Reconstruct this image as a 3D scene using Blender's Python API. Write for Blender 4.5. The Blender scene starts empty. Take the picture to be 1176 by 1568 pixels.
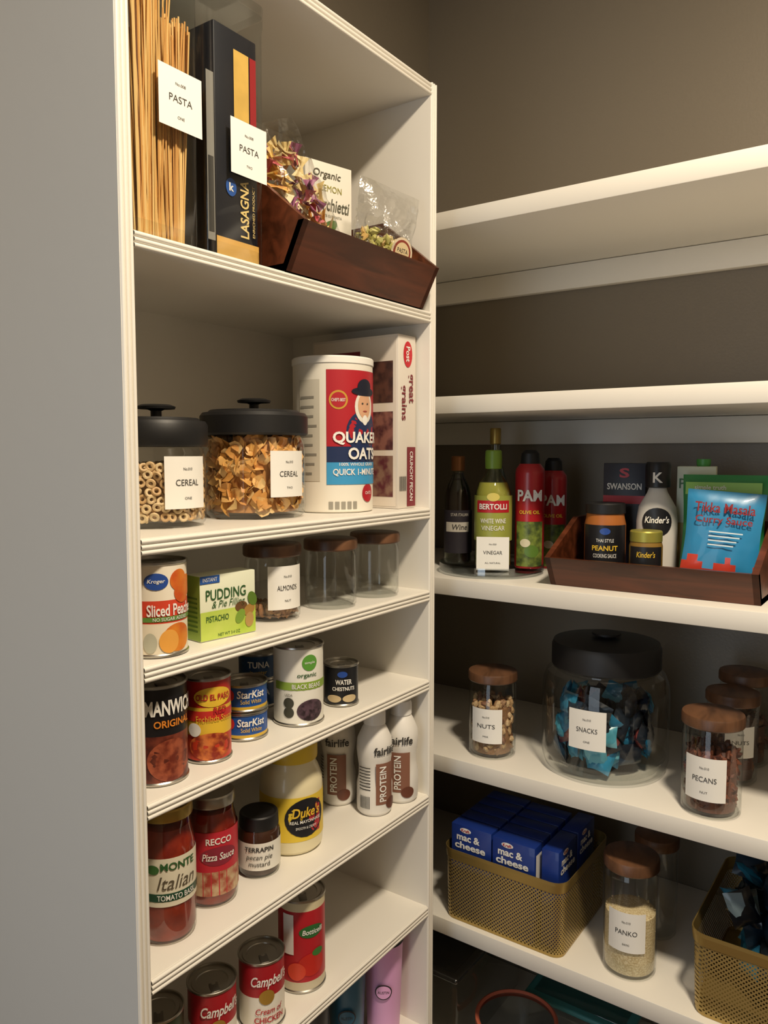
import bpy, bmesh, math, random
from mathutils import Vector, Matrix, Euler
random.seed(7)
H=1.5   # eye height; shelf heights below are relative to it
Z=dict(A=.241,C=-.095,D=-.24,E=-.40,F=-.61,G=-.818,H=-1.05,T1=.44,T2=.105,T3=-.235,T4=-.58,T5=-.905,T6=-1.24)
# measured placements: x, y, radius, height (metres)
G=dict(jar1=(-.834,.660,.0625,.137),jar2=(-.835,.840,.076,.1545),oats=(-.816,1.003,.0655,.247),
 peach=(-.761,.597,.0365,.113),almond=(-.784,.822,.042,.109),jarE=(-.771,.940,.042,.107),jarF=(-.771,1.058,.042,.107),
 manwich=(-.772,.603,.0365,.123),elpaso=(-.771,.683,.031,.112),tuna=(-.79,.768,.033,.080),beans=(-.769,.860,.038,.118),chest=(-.766,.959,.028,.067),
 monte=(-.778,.617,.036,.171),pizza=(-.791,.704,.035,.151),jam=(-.787,.791,.031,.089),mayo=(-.802,.878,.049,.164),
 tomato=(-.774,.868,.037,.146),turntable=(-.714,1.373,.103,.01),wine=(-.797,1.383,.028,.228),bottle=(-.705,1.361,.036,.240),spray=(-.648,1.405,.0285,.240),
 nuts=(-.682,1.323,.047,.163),snacks=(-.484,1.390,.114,.238),pecans=(-.278,1.312,.048,.162),pec2=(-.278,1.462,.045,.159),pec3=(-.276,1.560,.046,.172),
 panko=(-.406,1.320,.047,.206),panko2=(-.400,1.453,.040,.190))
# ---------------------------------------------------------------- materials
MC={}
def lin(h):
    h=h.lstrip('#'); c=[int(h[i:i+2],16)/255 for i in (0,2,4)]
    return tuple((x/12.92 if x<=.04045 else ((x+.055)/1.055)**2.4) for x in c)+(1,)
def M(h,rough=.5,metal=0.,name=None,noise=0.,scale=60.,bump=0.,coat=0.,h2=None):
    key=(h,rough,metal,noise,scale,bump,coat,h2)
    if key in MC: return MC[key]
    m=bpy.data.materials.new(name or ('finish_'+h.lstrip('#'))); m.use_nodes=True; nt=m.node_tree; b=nt.nodes['Principled BSDF']
    b.inputs['Base Color'].default_value=lin(h); b.inputs['Roughness'].default_value=rough; b.inputs['Metallic'].default_value=metal
    b.inputs['Coat Weight'].default_value=coat
    if noise or bump or h2:
        tc=nt.nodes.new('ShaderNodeTexCoord'); n=nt.nodes.new('ShaderNodeTexNoise'); n.inputs['Scale'].default_value=scale; n.inputs['Detail'].default_value=4
        nt.links.new(tc.outputs['Object'],n.inputs['Vector'])
        if noise or h2:
            r=nt.nodes.new('ShaderNodeValToRGB'); r.color_ramp.elements[0].position=.38; r.color_ramp.elements[1].position=.62
            c=lin(h); r.color_ramp.elements[0].color=lin(h2) if h2 else tuple(x*(1-noise) for x in c[:3])+(1,)
            r.color_ramp.elements[1].color=c
            nt.links.new(n.outputs['Fac'],r.inputs['Fac']); nt.links.new(r.outputs['Color'],b.inputs['Base Color'])
        if bump:
            bp=nt.nodes.new('ShaderNodeBump'); bp.inputs['Strength'].default_value=bump; bp.inputs['Distance'].default_value=.002
            nt.links.new(n.outputs['Fac'],bp.inputs['Height']); nt.links.new(bp.outputs['Normal'],b.inputs['Normal'])
    MC[key]=m; return m
def glass(name,tint='#fdfefd',gl=.055,rough=.03,edge=.65,bump=0.):
    if name in MC: return MC[name]
    m=bpy.data.materials.new(name); m.use_nodes=True; nt=m.node_tree; nt.nodes.clear()
    o=nt.nodes.new('ShaderNodeOutputMaterial'); mx=nt.nodes.new('ShaderNodeMixShader'); tr=nt.nodes.new('ShaderNodeBsdfTransparent'); g=nt.nodes.new('ShaderNodeBsdfGlossy')
    tr.inputs['Color'].default_value=lin(tint); g.inputs['Roughness'].default_value=rough
    lw=nt.nodes.new('ShaderNodeLayerWeight'); lw.inputs['Blend'].default_value=.5
    pw=nt.nodes.new('ShaderNodeMath'); pw.operation='POWER'; pw.inputs[1].default_value=3.5
    ma=nt.nodes.new('ShaderNodeMath'); ma.operation='MULTIPLY_ADD'; ma.inputs[1].default_value=edge; ma.inputs[2].default_value=gl
    nt.links.new(lw.outputs['Facing'],pw.inputs[0]); nt.links.new(pw.outputs[0],ma.inputs[0]); nt.links.new(ma.outputs[0],mx.inputs[0])
    nt.links.new(tr.outputs[0],mx.inputs[1]); nt.links.new(g.outputs[0],mx.inputs[2]); nt.links.new(mx.outputs[0],o.inputs[0])
    if bump:
        tc=nt.nodes.new('ShaderNodeTexCoord'); n=nt.nodes.new('ShaderNodeTexNoise'); n.inputs['Scale'].default_value=45; n.inputs['Detail'].default_value=3
        bp=nt.nodes.new('ShaderNodeBump'); bp.inputs['Strength'].default_value=bump; bp.inputs['Distance'].default_value=.004
        nt.links.new(tc.outputs['Object'],n.inputs['Vector']); nt.links.new(n.outputs['Fac'],bp.inputs['Height'])
        nt.links.new(bp.outputs['Normal'],g.inputs['Normal'])
    MC[name]=m; return m
def wood(name,c1,c2,sc=(3,40,40),rough=.4):
    if name in MC: return MC[name]
    m=bpy.data.materials.new(name); m.use_nodes=True; nt=m.node_tree; b=nt.nodes['Principled BSDF']; b.inputs['Roughness'].default_value=rough
    tc=nt.nodes.new('ShaderNodeTexCoord'); mp=nt.nodes.new('ShaderNodeMapping'); mp.inputs['Scale'].default_value=sc
    n=nt.nodes.new('ShaderNodeTexNoise'); n.inputs['Scale'].default_value=1.6; n.inputs['Detail'].default_value=6; n.inputs['Distortion'].default_value=.8
    r=nt.nodes.new('ShaderNodeValToRGB'); r.color_ramp.elements[0].position=.35; r.color_ramp.elements[1].position=.68
    r.color_ramp.elements[0].color=lin(c1); r.color_ramp.elements[1].color=lin(c2)
    nt.links.new(tc.outputs['Object'],mp.inputs[0]); nt.links.new(mp.outputs[0],n.inputs['Vector']); nt.links.new(n.outputs['Fac'],r.inputs[0]); nt.links.new(r.outputs[0],b.inputs['Base Color'])
    MC[name]=m; return m
def voro(name,cols,scale,rough=.4,bump=.4):
    if name in MC: return MC[name]
    m=bpy.data.materials.new(name); m.use_nodes=True; nt=m.node_tree; b=nt.nodes['Principled BSDF']; b.inputs['Roughness'].default_value=rough
    tc=nt.nodes.new('ShaderNodeTexCoord'); v=nt.nodes.new('ShaderNodeTexVoronoi'); v.inputs['Scale'].default_value=scale
    r=nt.nodes.new('ShaderNodeValToRGB'); r.color_ramp.interpolation='CONSTANT'
    while len(r.color_ramp.elements)<len(cols): r.color_ramp.elements.new(.5)
    for i,c in enumerate(cols): r.color_ramp.elements[i].position=i/len(cols); r.color_ramp.elements[i].color=lin(c)
    sp=nt.nodes.new('ShaderNodeSeparateColor'); nt.links.new(tc.outputs['Object'],v.inputs['Vector']); nt.links.new(v.outputs['Color'],sp.inputs[0]); nt.links.new(sp.outputs[0],r.inputs[0]); nt.links.new(r.outputs[0],b.inputs['Base Color'])
    bp=nt.nodes.new('ShaderNodeBump'); bp.inputs['Strength'].default_value=bump; bp.inputs['Distance'].default_value=.003; bp.invert=True
    nt.links.new(v.outputs['Distance'],bp.inputs['Height']); nt.links.new(bp.outputs['Normal'],b.inputs['Normal'])
    MC[name]=m; return m
def perforated(name,col,metal,freq,rad):
    m=bpy.data.materials.new(name); m.use_nodes=True; nt=m.node_tree; b=nt.nodes['Principled BSDF']
    b.inputs['Base Color'].default_value=lin(col); b.inputs['Metallic'].default_value=metal; b.inputs['Roughness'].default_value=.4
    N=nt.nodes.new; tc=N('ShaderNodeTexCoord'); s=N('ShaderNodeSeparateXYZ'); nt.links.new(tc.outputs['Object'],s.inputs[0])
    def math_(op,a,bb=None):
        q=N('ShaderNodeMath'); q.operation=op
        for i,x in enumerate((a,bb)):
            if x is None: continue
            if isinstance(x,(int,float)): q.inputs[i].default_value=x
            else: nt.links.new(x,q.inputs[i])
        return q.outputs[0]
    u=math_('MULTIPLY',math_('ADD',s.outputs[0],s.outputs[1]),freq); w=math_('MULTIPLY',s.outputs[2],freq)
    a=math_('ADD',u,w); c=math_('SUBTRACT',u,w)
    fa=math_('SUBTRACT',math_('FRACT',a),.5); fc=math_('SUBTRACT',math_('FRACT',c),.5)
    d=math_('SQRT',math_('ADD',math_('MULTIPLY',fa,fa),math_('MULTIPLY',fc,fc)))
    hole=math_('LESS_THAN',d,rad)
    tr=N('ShaderNodeBsdfTransparent'); mx=N('ShaderNodeMixShader'); o=nt.nodes['Material Output']
    nt.links.new(hole,mx.inputs[0]); nt.links.new(b.outputs[0],mx.inputs[1]); nt.links.new(tr.outputs[0],mx.inputs[2]); nt.links.new(mx.outputs[0],o.inputs[0])
    return m
# ---------------------------------------------------------------- text
TC={}
def text_geo(s,bold,shear):
    k=(s,bold,shear)
    if k in TC: return TC[k]
    cu=bpy.data.curves.new('t','FONT'); cu.body=s; cu.size=1; cu.resolution_u=3; cu.offset=bold; cu.shear=shear
    ob=bpy.data.objects.new('t',cu); bpy.context.collection.objects.link(ob); bpy.context.view_layer.update()
    dg=bpy.context.evaluated_depsgraph_get(); me=bpy.data.meshes.new_from_object(ob.evaluated_get(dg))
    vs=[(v.co.x,v.co.y) for v in me.vertices]; fs=[tuple(q.vertices) for q in me.polygons]
    bpy.data.objects.remove(ob); bpy.data.meshes.remove(me); bpy.data.curves.remove(cu)
    x0=min(v[0] for v in vs);x1=max(v[0] for v in vs);y0=min(v[1] for v in vs);y1=max(v[1] for v in vs)
    vs=[((v[0]-x0)/(x1-x0)-.5,(v[1]-y0)/(y1-y0)-.5) for v in vs]
    TC[k]=(vs,fs); return TC[k]
# ---------------------------------------------------------------- builder
def cmap(r,a0=0.,cx=0.,cy=0.):
    return lambda u,w,o:(cx+(r+o)*math.sin(a0+u/r), cy-(r+o)*math.cos(a0+u/r), w)
def pmap(org,ud,wd):
    org=Vector(org);ud=Vector(ud).normalized();wd=Vector(wd).normalized();n=ud.cross(wd)
    return lambda u,w,o: tuple(org+ud*u+wd*w+n*o)
class B:
    def __init__(s): s.v=[];s.f=[];s.m=[];s.ms=[]; s.X=None
    def add(s,vs,fs,mat):
        n=len(s.v)
        if s.X is not None: vs=[tuple(s.X@Vector(v)) for v in vs]
        s.v+=[tuple(v) for v in vs]
        if mat not in s.ms: s.ms.append(mat)
        i=s.ms.index(mat)
        for q in fs: s.f.append(tuple(n+k for k in q)); s.m.append(i)
    def lathe(s,prof,mat,seg=40,cx=0,cy=0,sx=1,sy=1):
        vs=[];fs=[];rings=[]
        for r,z in prof:
            if r<1e-6: rings.append([len(vs)]); vs.append((cx,cy,z))
            else:
                rings.append(list(range(len(vs),len(vs)+seg)))
                for k in range(seg):
                    a=2*math.pi*k/seg; vs.append((cx+sx*r*math.cos(a),cy+sy*r*math.sin(a),z))
        for a,b in zip(rings,rings[1:]):
            for k in range(seg):
                k2=(k+1)%seg
                if len(a)==1 and len(b)==1: break
                if len(a)==1: fs.append((a[0],b[k2],b[k]))
                elif len(b)==1: fs.append((a[k],a[k2],b[0]))
                else: fs.append((a[k],a[k2],b[k2],b[k]))
        s.add(vs,fs,mat)
    def box(s,a,b,mat,bev=0.,seg=2,X=None):
        bm=bmesh.new(); bmesh.ops.create_cube(bm,size=1)
        for v in bm.verts: v.co=Vector([(a[i]+b[i])/2+v.co[i]*(b[i]-a[i]) for i in range(3)])
        if bev: bmesh.ops.bevel(bm,geom=bm.edges[:],offset=bev,segments=seg,affect='EDGES',profile=.5)
        bm.verts.ensure_lookup_table(); bm.verts.index_update()
        vs=[v.co.copy() for v in bm.verts]
        if X is not None: vs=[X@v for v in vs]
        s.add([tuple(v) for v in vs],[tuple(v.index for v in q.verts) for q in bm.faces],mat); bm.free()
    def hexa(s,o,i,mat):
        n=len(o); fs=[tuple(range(n)),tuple(range(n,2*n))[::-1]]+[(k,n+k,n+(k+1)%n,(k+1)%n) for k in range(n)]
        s.add(list(o)+list(i),fs,mat)
    def rect(s,mp,u0,u1,w0,w1,mat,o=.0004,n=10,sk=0.):
        vs=[];fs=[]
        for i in range(n+1):
            u=u0+(u1-u0)*i/n
            vs+= [mp(u,w0+sk*i/n,o),mp(u,w1+sk*i/n,o)]
        for i in range(n): fs.append((2*i,2*i+2,2*i+3,2*i+1))
        s.add(vs,fs,mat)
    def ell(s,mp,cu,cw,a,b,mat,o=.0007,n=24,rot=0.,k=None):
        vs=[mp(cu,cw,o)];fs=[]
        for rr in (.5,1.):
            for i in range(n):
                t=2*math.pi*i/n; x=a*rr*math.cos(t); y=b*rr*math.sin(t)
                if k: y*= k(t)
                vs.append(mp(cu+x*math.cos(rot)-y*math.sin(rot),cw+x*math.sin(rot)+y*math.cos(rot),o))
        for i in range(n):
            j=(i+1)%n; fs.append((0,1+i,1+j)); fs.append((1+i,1+n+i,1+n+j,1+j))
        s.add(vs,fs,mat)
    def T(s,mp,t,cu,cw,W,Hh,mat,o=.001,bold=0.,shear=0.,rot=0):
        vs,fs=text_geo(t,bold,shear); out=[]
        for x,y in vs:
            x*=W;y*=Hh
            if rot: x,y=(-y,x) if rot==1 else (y,-x)
            out.append(mp(cu+x,cw+y,o))
        s.add(out,fs,mat)
    def torus(s,c,R,r,mat,rotm,n=12,m=6):
        vs=[];fs=[]
        for i in range(n):
            a=2*math.pi*i/n
            for j in range(m):
                b=2*math.pi*j/m; q=Vector(((R+r*math.cos(b))*math.cos(a),(R+r*math.cos(b))*math.sin(a),r*math.sin(b)))
                vs.append(tuple(rotm@q+c))
        for i in range(n):
            for j in range(m):
                fs.append((i*m+j,((i+1)%n)*m+j,((i+1)%n)*m+(j+1)%m,i*m+(j+1)%m))
        s.add(vs,fs,mat)
    def blob(s,c,sz,mat,rotm,n=8,m=5,jit=.0):
        vs=[];fs=[]; vs.append(Vector((0,0,-1)))
        for i in range(1,m):
            ph=-math.pi/2+math.pi*i/m
            for j in range(n):
                a=2*math.pi*j/n; vs.append(Vector((math.cos(ph)*math.cos(a),math.cos(ph)*math.sin(a),math.sin(ph)))*(1+random.uniform(-jit,jit)))
        vs.append(Vector((0,0,1)))
        for j in range(n): fs.append((0,1+(j+1)%n,1+j))
        for i in range(m-2):
            for j in range(n): fs.append((1+i*n+j,1+i*n+(j+1)%n,1+(i+1)*n+(j+1)%n,1+(i+1)*n+j))
        L_=len(vs)-1
        for j in range(n): fs.append((L_,L_-n+j,L_-n+(j+1)%n))
        s.add([tuple(rotm@Vector((v.x*sz[0],v.y*sz[1],v.z*sz[2]))+c) for v in vs],fs,mat)
    def flake(s,c,r,mat,rotm):
        vs=[(0,0,0)];n=8;fs=[];ph=random.uniform(0,6)
        for i in range(n):
            a=2*math.pi*i/n; rr=r*random.uniform(.78,1.12); vs.append((rr*math.cos(a),rr*math.sin(a),r*.28*math.sin(2*a+ph)+random.uniform(-.07,.07)*r))
        for i in range(n): fs.append((0,1+i,1+(i+1)%n))
        s.add([tuple(rotm@Vector(v)+c) for v in vs],fs,mat)
    def bow(s,c,sz,mat,rotm):
        vs=[]; fs=[]
        for i in range(5):
            x=(i/4*2-1); hw=.28+.72*abs(x)**1.2
            for j in range(5):
                y=(j/4*2-1); vs.append((x*sz,y*sz*.62*hw,sz*.16*math.cos(y*4.5)*(1.2-abs(x))))
        for i in range(4):
            for j in range(4):
                k=i*5+j; fs.append((k,k+5,k+6,k+1))
        s.add([tuple(rotm@Vector(v)+c) for v in vs],fs,mat)
    def rod(s,a,b,r,mat,n=5):
        a=Vector(a);b=Vector(b);d=(b-a).normalized();x=d.orthogonal().normalized();y=d.cross(x)
        vs=[];fs=[]
        for q in (a,b):
            for i in range(n):
                t=2*math.pi*i/n; vs.append(tuple(q+x*r*math.cos(t)+y*r*math.sin(t)))
        for i in range(n): fs.append((i,(i+1)%n,n+(i+1)%n,n+i))
        fs.append(tuple(range(n))[::-1]); fs.append(tuple(range(n,2*n))); s.add(vs,fs,mat)
    def pillow(s,w,h,t,mat,X,wr=.12,nu=14,nw=14,seal=.06,matb=None,split=None):
        def g(i,j,side):
            a=i/nu*2-1;b=j/nw*2-1
            th=max(0,(1-abs(a)**3))*max(0,(1-(abs(b)/(1-seal*.5))**4)) if abs(b)<1-seal*.5 else 0
            rnd=math.sin(a*9+b*5+w*90)*math.cos(b*11-a*4+h*70)*wr
            y=-side*t/2*(th**.6)*(1+rnd*1.5)+rnd*t*.15
            return tuple(X@Vector((a*w/2*(1-.03*math.cos(b*3)),y,b*h/2)))
        for side in (1,-1):
            for ma in ((mat,) if not matb else (mat,matb)):
                vs=[];fs=[]
                for i in range(nu+1):
                    for j in range(nw+1): vs.append(g(i,j,side))
                for i in range(nu):
                    for j in range(nw):
                        if matb:
                            low=(j+.5)/nw<split+.06*math.sin(i)
                            if low!=(ma is matb): continue
                        k=i*(nw+1)+j; q=(k,k+nw+1,k+nw+2,k+1); fs.append(q if side==1 else q[::-1])
                s.add(vs,fs,ma)
    def make(s,name,loc=(0,0,0),rot=0.,ang=32):
        me=bpy.data.meshes.new(name); me.from_pydata(s.v,[],s.f)
        for q,i in zip(me.polygons,s.m): q.material_index=i; q.use_smooth=True
        for m in s.ms: me.materials.append(m)
        bm=bmesh.new(); bm.from_mesh(me); th=math.radians(ang)
        for e in bm.edges:
            if len(e.link_faces)==2 and e.calc_face_angle(0)>th: e.smooth=False
        bm.to_mesh(me); bm.free(); me.update()
        o=bpy.data.objects.new(name,me); bpy.context.collection.objects.link(o); o.location=loc; o.rotation_euler=(0,0,rot); return o
def rrot(): return Euler((random.uniform(0,6.28),random.uniform(0,6.28),random.uniform(0,6.28))).to_matrix()
def wallrot(c,tilt=.6):
    # piece lying roughly flat against the jar wall at position c
    a=math.atan2(c.y,c.x); return Matrix.Rotation(a,3,'Z')@Matrix.Rotation(math.pi/2+random.uniform(-tilt,tilt),3,'Y')@Matrix.Rotation(random.uniform(-tilt,tilt),3,'X')
def face(x,y,turn=0): return math.atan2(-x,y)+math.radians(turn)
WHITE=M('#e9e5dc',.40,name='white_painted_wood',bump=.06,scale=25)
TAUPE=M('#786f61',.38,name='taupe_wall_paint',bump=.14,scale=180)
CEIL=M('#ddd8cc',.8,name='ceiling_paint',bump=.1,scale=150)
FLOOR=wood('floor_oak','#5d432c','#8a6a48',(2,30,30))
GL=glass('clear_glass'); CLR=glass('clear_plastic','#f7f9f9',.06,.08,.6); BAG=glass('clear_bag','#fbfbfa',.11,.2,.4,1.)
STEEL=M('#b9b6ae',.3,1,name='tin_metal'); STEELD=M('#8b8883',.35,1,name='dark_tin')
BLK=M('#141416',.5,name='black_plastic'); PAPER=M('#f1efe9',.6,name='white_label'); INK=M('#3b3936',.6,name='label_ink')
ACAC=wood('acacia_lid','#483020','#745037',(25,6,6)); WALN=wood('walnut_stain','#43200f','#6e3820',(3,26,26),.36)
# ---------------------------------------------------------------- room
def shell(name,a,b,m): q=B(); q.box(a,b,m); return q.make(name)
shell('wall_left',(-1.15,-1.5,0),(-1.04,1.65,2.75),TAUPE); shell('wall_back',(-1.15,1.65,0),(1.0,1.76,2.75),TAUPE)
shell('wall_right',(.9,-1.5,0),(1.0,1.65,2.75),TAUPE); shell('wall_front',(-1.15,-1.6,0),(1.0,-1.5,2.75),TAUPE)
shell('ceiling',(-1.15,-1.6,2.75),(1.0,1.76,2.85),CEIL); shell('floor',(-1.15,-1.6,-.1),(1.0,1.76,0),FLOOR)
q=B(); q.box((-1.04,-1.5,0),(-1.025,.52,.1),WHITE,.003); q.make('baseboard_left')
q=B(); q.box((.885,-1.5,0),(.9,1.2,.1),WHITE,.003); q.make('baseboard_right')
q=B(); y0,y1=.525,1.163; TH=.018; top=H+.60
q.box((-1.038,y0,0),(-.72,y0+TH,top+.018),WHITE); q.box((-1.038,y1-TH,0),(-.72,y1,top+.018),WHITE)
q.box((-1.038,y0+TH,0),(-1.03,y1-TH,top),WHITE); q.box((-1.038,y0+TH,top-.003),(-.72,y1-TH,top+.018),WHITE)
q.box((-1.03,y0+TH,0),(-.75,y1-TH,.08),WHITE)
def bead(wd):
    pts=[(0,0),(0,.002)]
    n=3; g=wd/n
    for k in range(n):
        for i in range(7):
            t=math.pi*i/6; pts.append((g*(k+.5)-g*.42*math.cos(t),.002+.0028*math.sin(t)))
    pts+=[(wd,.002),(wd,0)]; return pts
def strip(q,axis,c0,c1,base,wd):
    pts=bead(wd); vs=[];fs=[];n=len(pts)
    for e in (c0,c1):
        for a,o in pts: vs.append((-.72+o,e,base+a) if axis=='y' else (-.72+o,base+a,e))
    for i in range(n-1): fs.append((i,i+1,n+i+1,n+i) if axis=='z' else (i,n+i,n+i+1,i+1))
    q.add(vs,fs,WHITE)
for s_ in 'ACDEFGH':
    z=H+Z[s_]; q.box((-1.03,y0+TH,z-.019),(-.72,y1-TH,z),WHITE); strip(q,'y',y0+TH,y1-TH,z-.0195,.019)
q.box((-1.03,y0+TH,.12),(-.72,y1-TH,.14),WHITE)
strip(q,'y',y0+TH,y1-TH,top-.003,.02); strip(q,'z',0,top+.018,y0,TH); strip(q,'z',0,top+.018,y1-TH,TH)
q.make('pantry_cabinet',ang=50)
for s_ in ('T1','T2','T3','T4','T5','T6'):
    z=H+Z[s_]; q=B(); q.box((-1.038,1.25,z-.032),(.898,1.648,z),WHITE,.0015); q.box((-1.038,1.628,z-.085),(.898,1.648,z-.033),WHITE,.001)
    q.box((-1.038,1.27,z-.085),(-1.02,1.628,z-.033),WHITE,.001); q.make('wall_shelf')
# ---------------------------------------------------------------- generic makers
def canlike(q,r,h,bands,tab=True):
    q.lathe([(0,.002),(r-.004,.002),(r-.002,0),(r+.0006,.0008),(r+.0006,.003),(r-.0008,.0045)],STEEL)
    for a,b,m in bands: q.lathe([(r-.0008,max(.0045,a*h)),(r-.0008,min(h-.0045,b*h))],m)
    q.lathe([(r-.0008,h-.0045),(r+.0007,h-.003),(r+.0007,h-.0006),(r-.0003,h),(r-.0016,h-.0006),(r-.002,h-.0045),(r*.84,h-.005),(r*.82,h-.0038),(r*.66,h-.0038),(r*.64,h-.005),(0,h-.005)],STEEL)
    if tab:
        q.box((-.006,-r*.75,h-.0045),(.006,-r*.2,h-.003),STEELD,.0006); q.lathe([(.0,h-.0025),(.003,h-.003),(.003,h-.0045)],STEEL,10,0,-r*.25)
def can(key,name,s_,bands,dec=None,turn=0,tab=True,data=None):
    x,y,r,h=data or G[key]; q=B(); canlike(q,r,h,bands,tab)
    if dec: dec(q,cmap(r-.0008),r,h)
    return q.make(name,(x,y,H+Z[s_]+.0005),face(x,y,turn))
def jarlabel(q,r,zc,sz,t,sub,a=0.,fs=1.,wide=.94):
    m=cmap(r,math.radians(a)); s2=sz/2; q.rect(m,-s2*wide,s2*wide,zc-s2,zc+s2,PAPER,.0007)
    q.T(m,'No.010',0,zc+s2*.52,sz*.2,sz*.055,INK,.0012); q.T(m,t,0,zc,sz*.52*fs,sz*.12,INK,.0012); q.T(m,sub,0,zc-s2*.6,sz*.16,sz*.05,INK,.0012)
def fill(q,r,z0,z1,n,fn,size):
    for i in range(n):
        top_=random.random()<.25
        a=random.uniform(0,2*math.pi); rr=(r-size)*(math.sqrt(random.random()) if top_ else random.uniform(.82,1))
        z=z1-random.uniform(0,size) if top_ else random.uniform(z0+size*.6,z1-size*.5)
        fn(q,Vector((rr*math.cos(a),rr*math.sin(a),z)))
def woodjar(key,name,s_,lab=None,content=None,turn=0,lh=.02,fl=.5,data=None,la=0,lz=.5,ls=.055):
    x,y,r,h=data or G[key]; q=B(); g=r*.96
    q.lathe([(0,0),(g*.9,0),(g,.005),(g,h-lh-.012),(g*.97,h-lh-.004),(g*.93,h-lh),(g*.93,h-lh+.004)],GL)
    q.lathe([(0,.006),(g*.9,.006),(g*.965,.011),(g*.965,.03)],GL)
    q.lathe([(0,h-lh+.001),(r*.98,h-lh+.001),(r*1.01,h-lh+.003),(r*1.01,h-.004),(r*.98,h-.0008),(r*.94,h),(0,h)],ACAC)
    if content: content(q,g*.95,.008,.008+(h-lh-.02)*fl)
    if lab: jarlabel(q,g,h*lz,ls,lab[0],lab[1],la)
    return q.make(name,(x,y,H+Z[s_]+.0005),face(x,y,turn))
def blobs(cols,sz,n,core=None,jit=.12):
    ms=[M(c,.6,noise=.3,scale=300) for c in cols]
    def fn(q,r,z0,z1):
        q.lathe([(0,z0),(r*.86,z0),(r*.86,z1-max(sz)*1.1),(0,z1-max(sz)*.8)],core or ms[0],24)
        fill(q,r,z0,z1,n,lambda q,c:q.blob(c,sz,random.choice(ms),rrot(),7,5,jit),max(sz)*.75)
    return fn
# ---------------------------------------------------------------- pasta containers
def container(w,d,h):
    q=B()
    def ring(wd,dp,zz,c):
        pts=[]
        for sx,sy,a0 in ((1,1,0),(-1,1,90),(-1,-1,180),(1,-1,270)):
            for k in range(5):
                a=math.radians(a0+k*22.5); pts.append((sx*(wd/2-c)+c*math.cos(a),sy*(dp/2-c)+c*math.sin(a),zz))
        return pts
    def skin(rs,mat,cap=True):
        vs=[p_ for r_ in rs for p_ in r_]; n=20; fs=[]
        for i in range(len(rs)-1):
            for k in range(n): fs.append((i*n+k,i*n+(k+1)%n,(i+1)*n+(k+1)%n,(i+1)*n+k))
        if cap: fs.append(tuple(range(n))[::-1])
        q.add(vs,fs,mat)
    skin([ring(w*.95,d*.95,0,.012),ring(w*.97,d*.97,.01,.012),ring(w,d,h-.02,.012),ring(w*1.02,d*1.02,h-.012,.012),ring(w*1.02,d*1.02,h,.012)],CLR)
    skin([ring(w*.90,d*.90,.004,.01),ring(w*.90,d*.90,.02,.01)],CLR)
    lid=[ring(w*1.02,d*1.02,h+.001,.012),ring(w*1.03,d*1.03,h+.012,.012)]; skin(lid,CLR); q.add(lid[1],[tuple(range(20))],CLR)
    return q
def flatlabel(q,m,cu,zc,sz,t,sub,o=.001):
    s2=sz/2; q.rect(m,cu-s2*.94,cu+s2*.94,zc-s2,zc+s2,PAPER,o,1)
    q.T(m,'No.008',cu,zc+s2*.5,sz*.22,sz*.05,INK,o+.0004); q.T(m,t,cu,zc,sz*.5,sz*.12,INK,o+.0004); q.T(m,sub,cu,zc-s2*.6,sz*.15,sz*.05,INK,o+.0004)
q=container(.098,.10,.315)
SP=[M(c,.5) for c in ('#e6bb72','#d9a258','#f0cc88')]
for i in range(260):
    x=random.uniform(-.038,.038);y=random.choice([-.038+random.random()*.012,random.uniform(-.038,.036)]) 
    b=(max(-.042,min(.042,x+random.gauss(0,.009))),max(-.042,min(.04,y+random.gauss(0,.004))),random.uniform(.25,.275)+(.03 if x<-.0 else -.01))
    q.rod((x*.9,y*.93,.006),b,.00105,random.choice(SP),5)
m=pmap((0,-.0505,0),(1,0,0),(0,0,1))
flatlabel(q,m,.017,.163,.067,'PASTA','ONE')
q.make('spaghetti_container',(-.780,.604,H+Z['A']+.0005),math.pi/2)
q=container(.100,.10,.315)
BX=M('#1b1d26',.4,coat=.3); q.box((-.030,-.040,.006),(.043,.034,.285),BX,.002)
m2=pmap((0,-.040,0),(1,0,0),(0,0,1))
q.rect(m2,.002,.028,.175,.262,M('#e9bd60',.5,noise=.15,scale=30),.001,1); q.rect(m2,.030,.041,.165,.262,M('#a3262c',.4),.001,1)
q.rect(m2,-.030,.043,.006,.028,M('#e0ae5c',.5),.001,1); q.T(m2,'LASAGNA',.018,.070,.072,.015,M('#efd28a',.5),.0014,.02,rot=1)
q.ell(m2,-.005,.092,.009,.011,M('#2c5aa8',.4),.0014); q.T(m2,'k',-.005,.092,.008,.01,PAPER,.002,.03); q.T(m2,'ENRICHED PRODUCT',.034,.070,.065,.004,M('#efd28a',.5),.0014,rot=1)
q.rect(m2,-.045,-.033,.02,.22,M('#8d8a84',.5),.002,1); q.rect(m2,-.0435,-.035,.03,.12,INK,.0025,1)
flatlabel(q,m,.017,.140,.067,'PASTA','TWO')
q.make('lasagna_container',(-.780,.713,H+Z['A']+.0005),math.pi/2)
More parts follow.
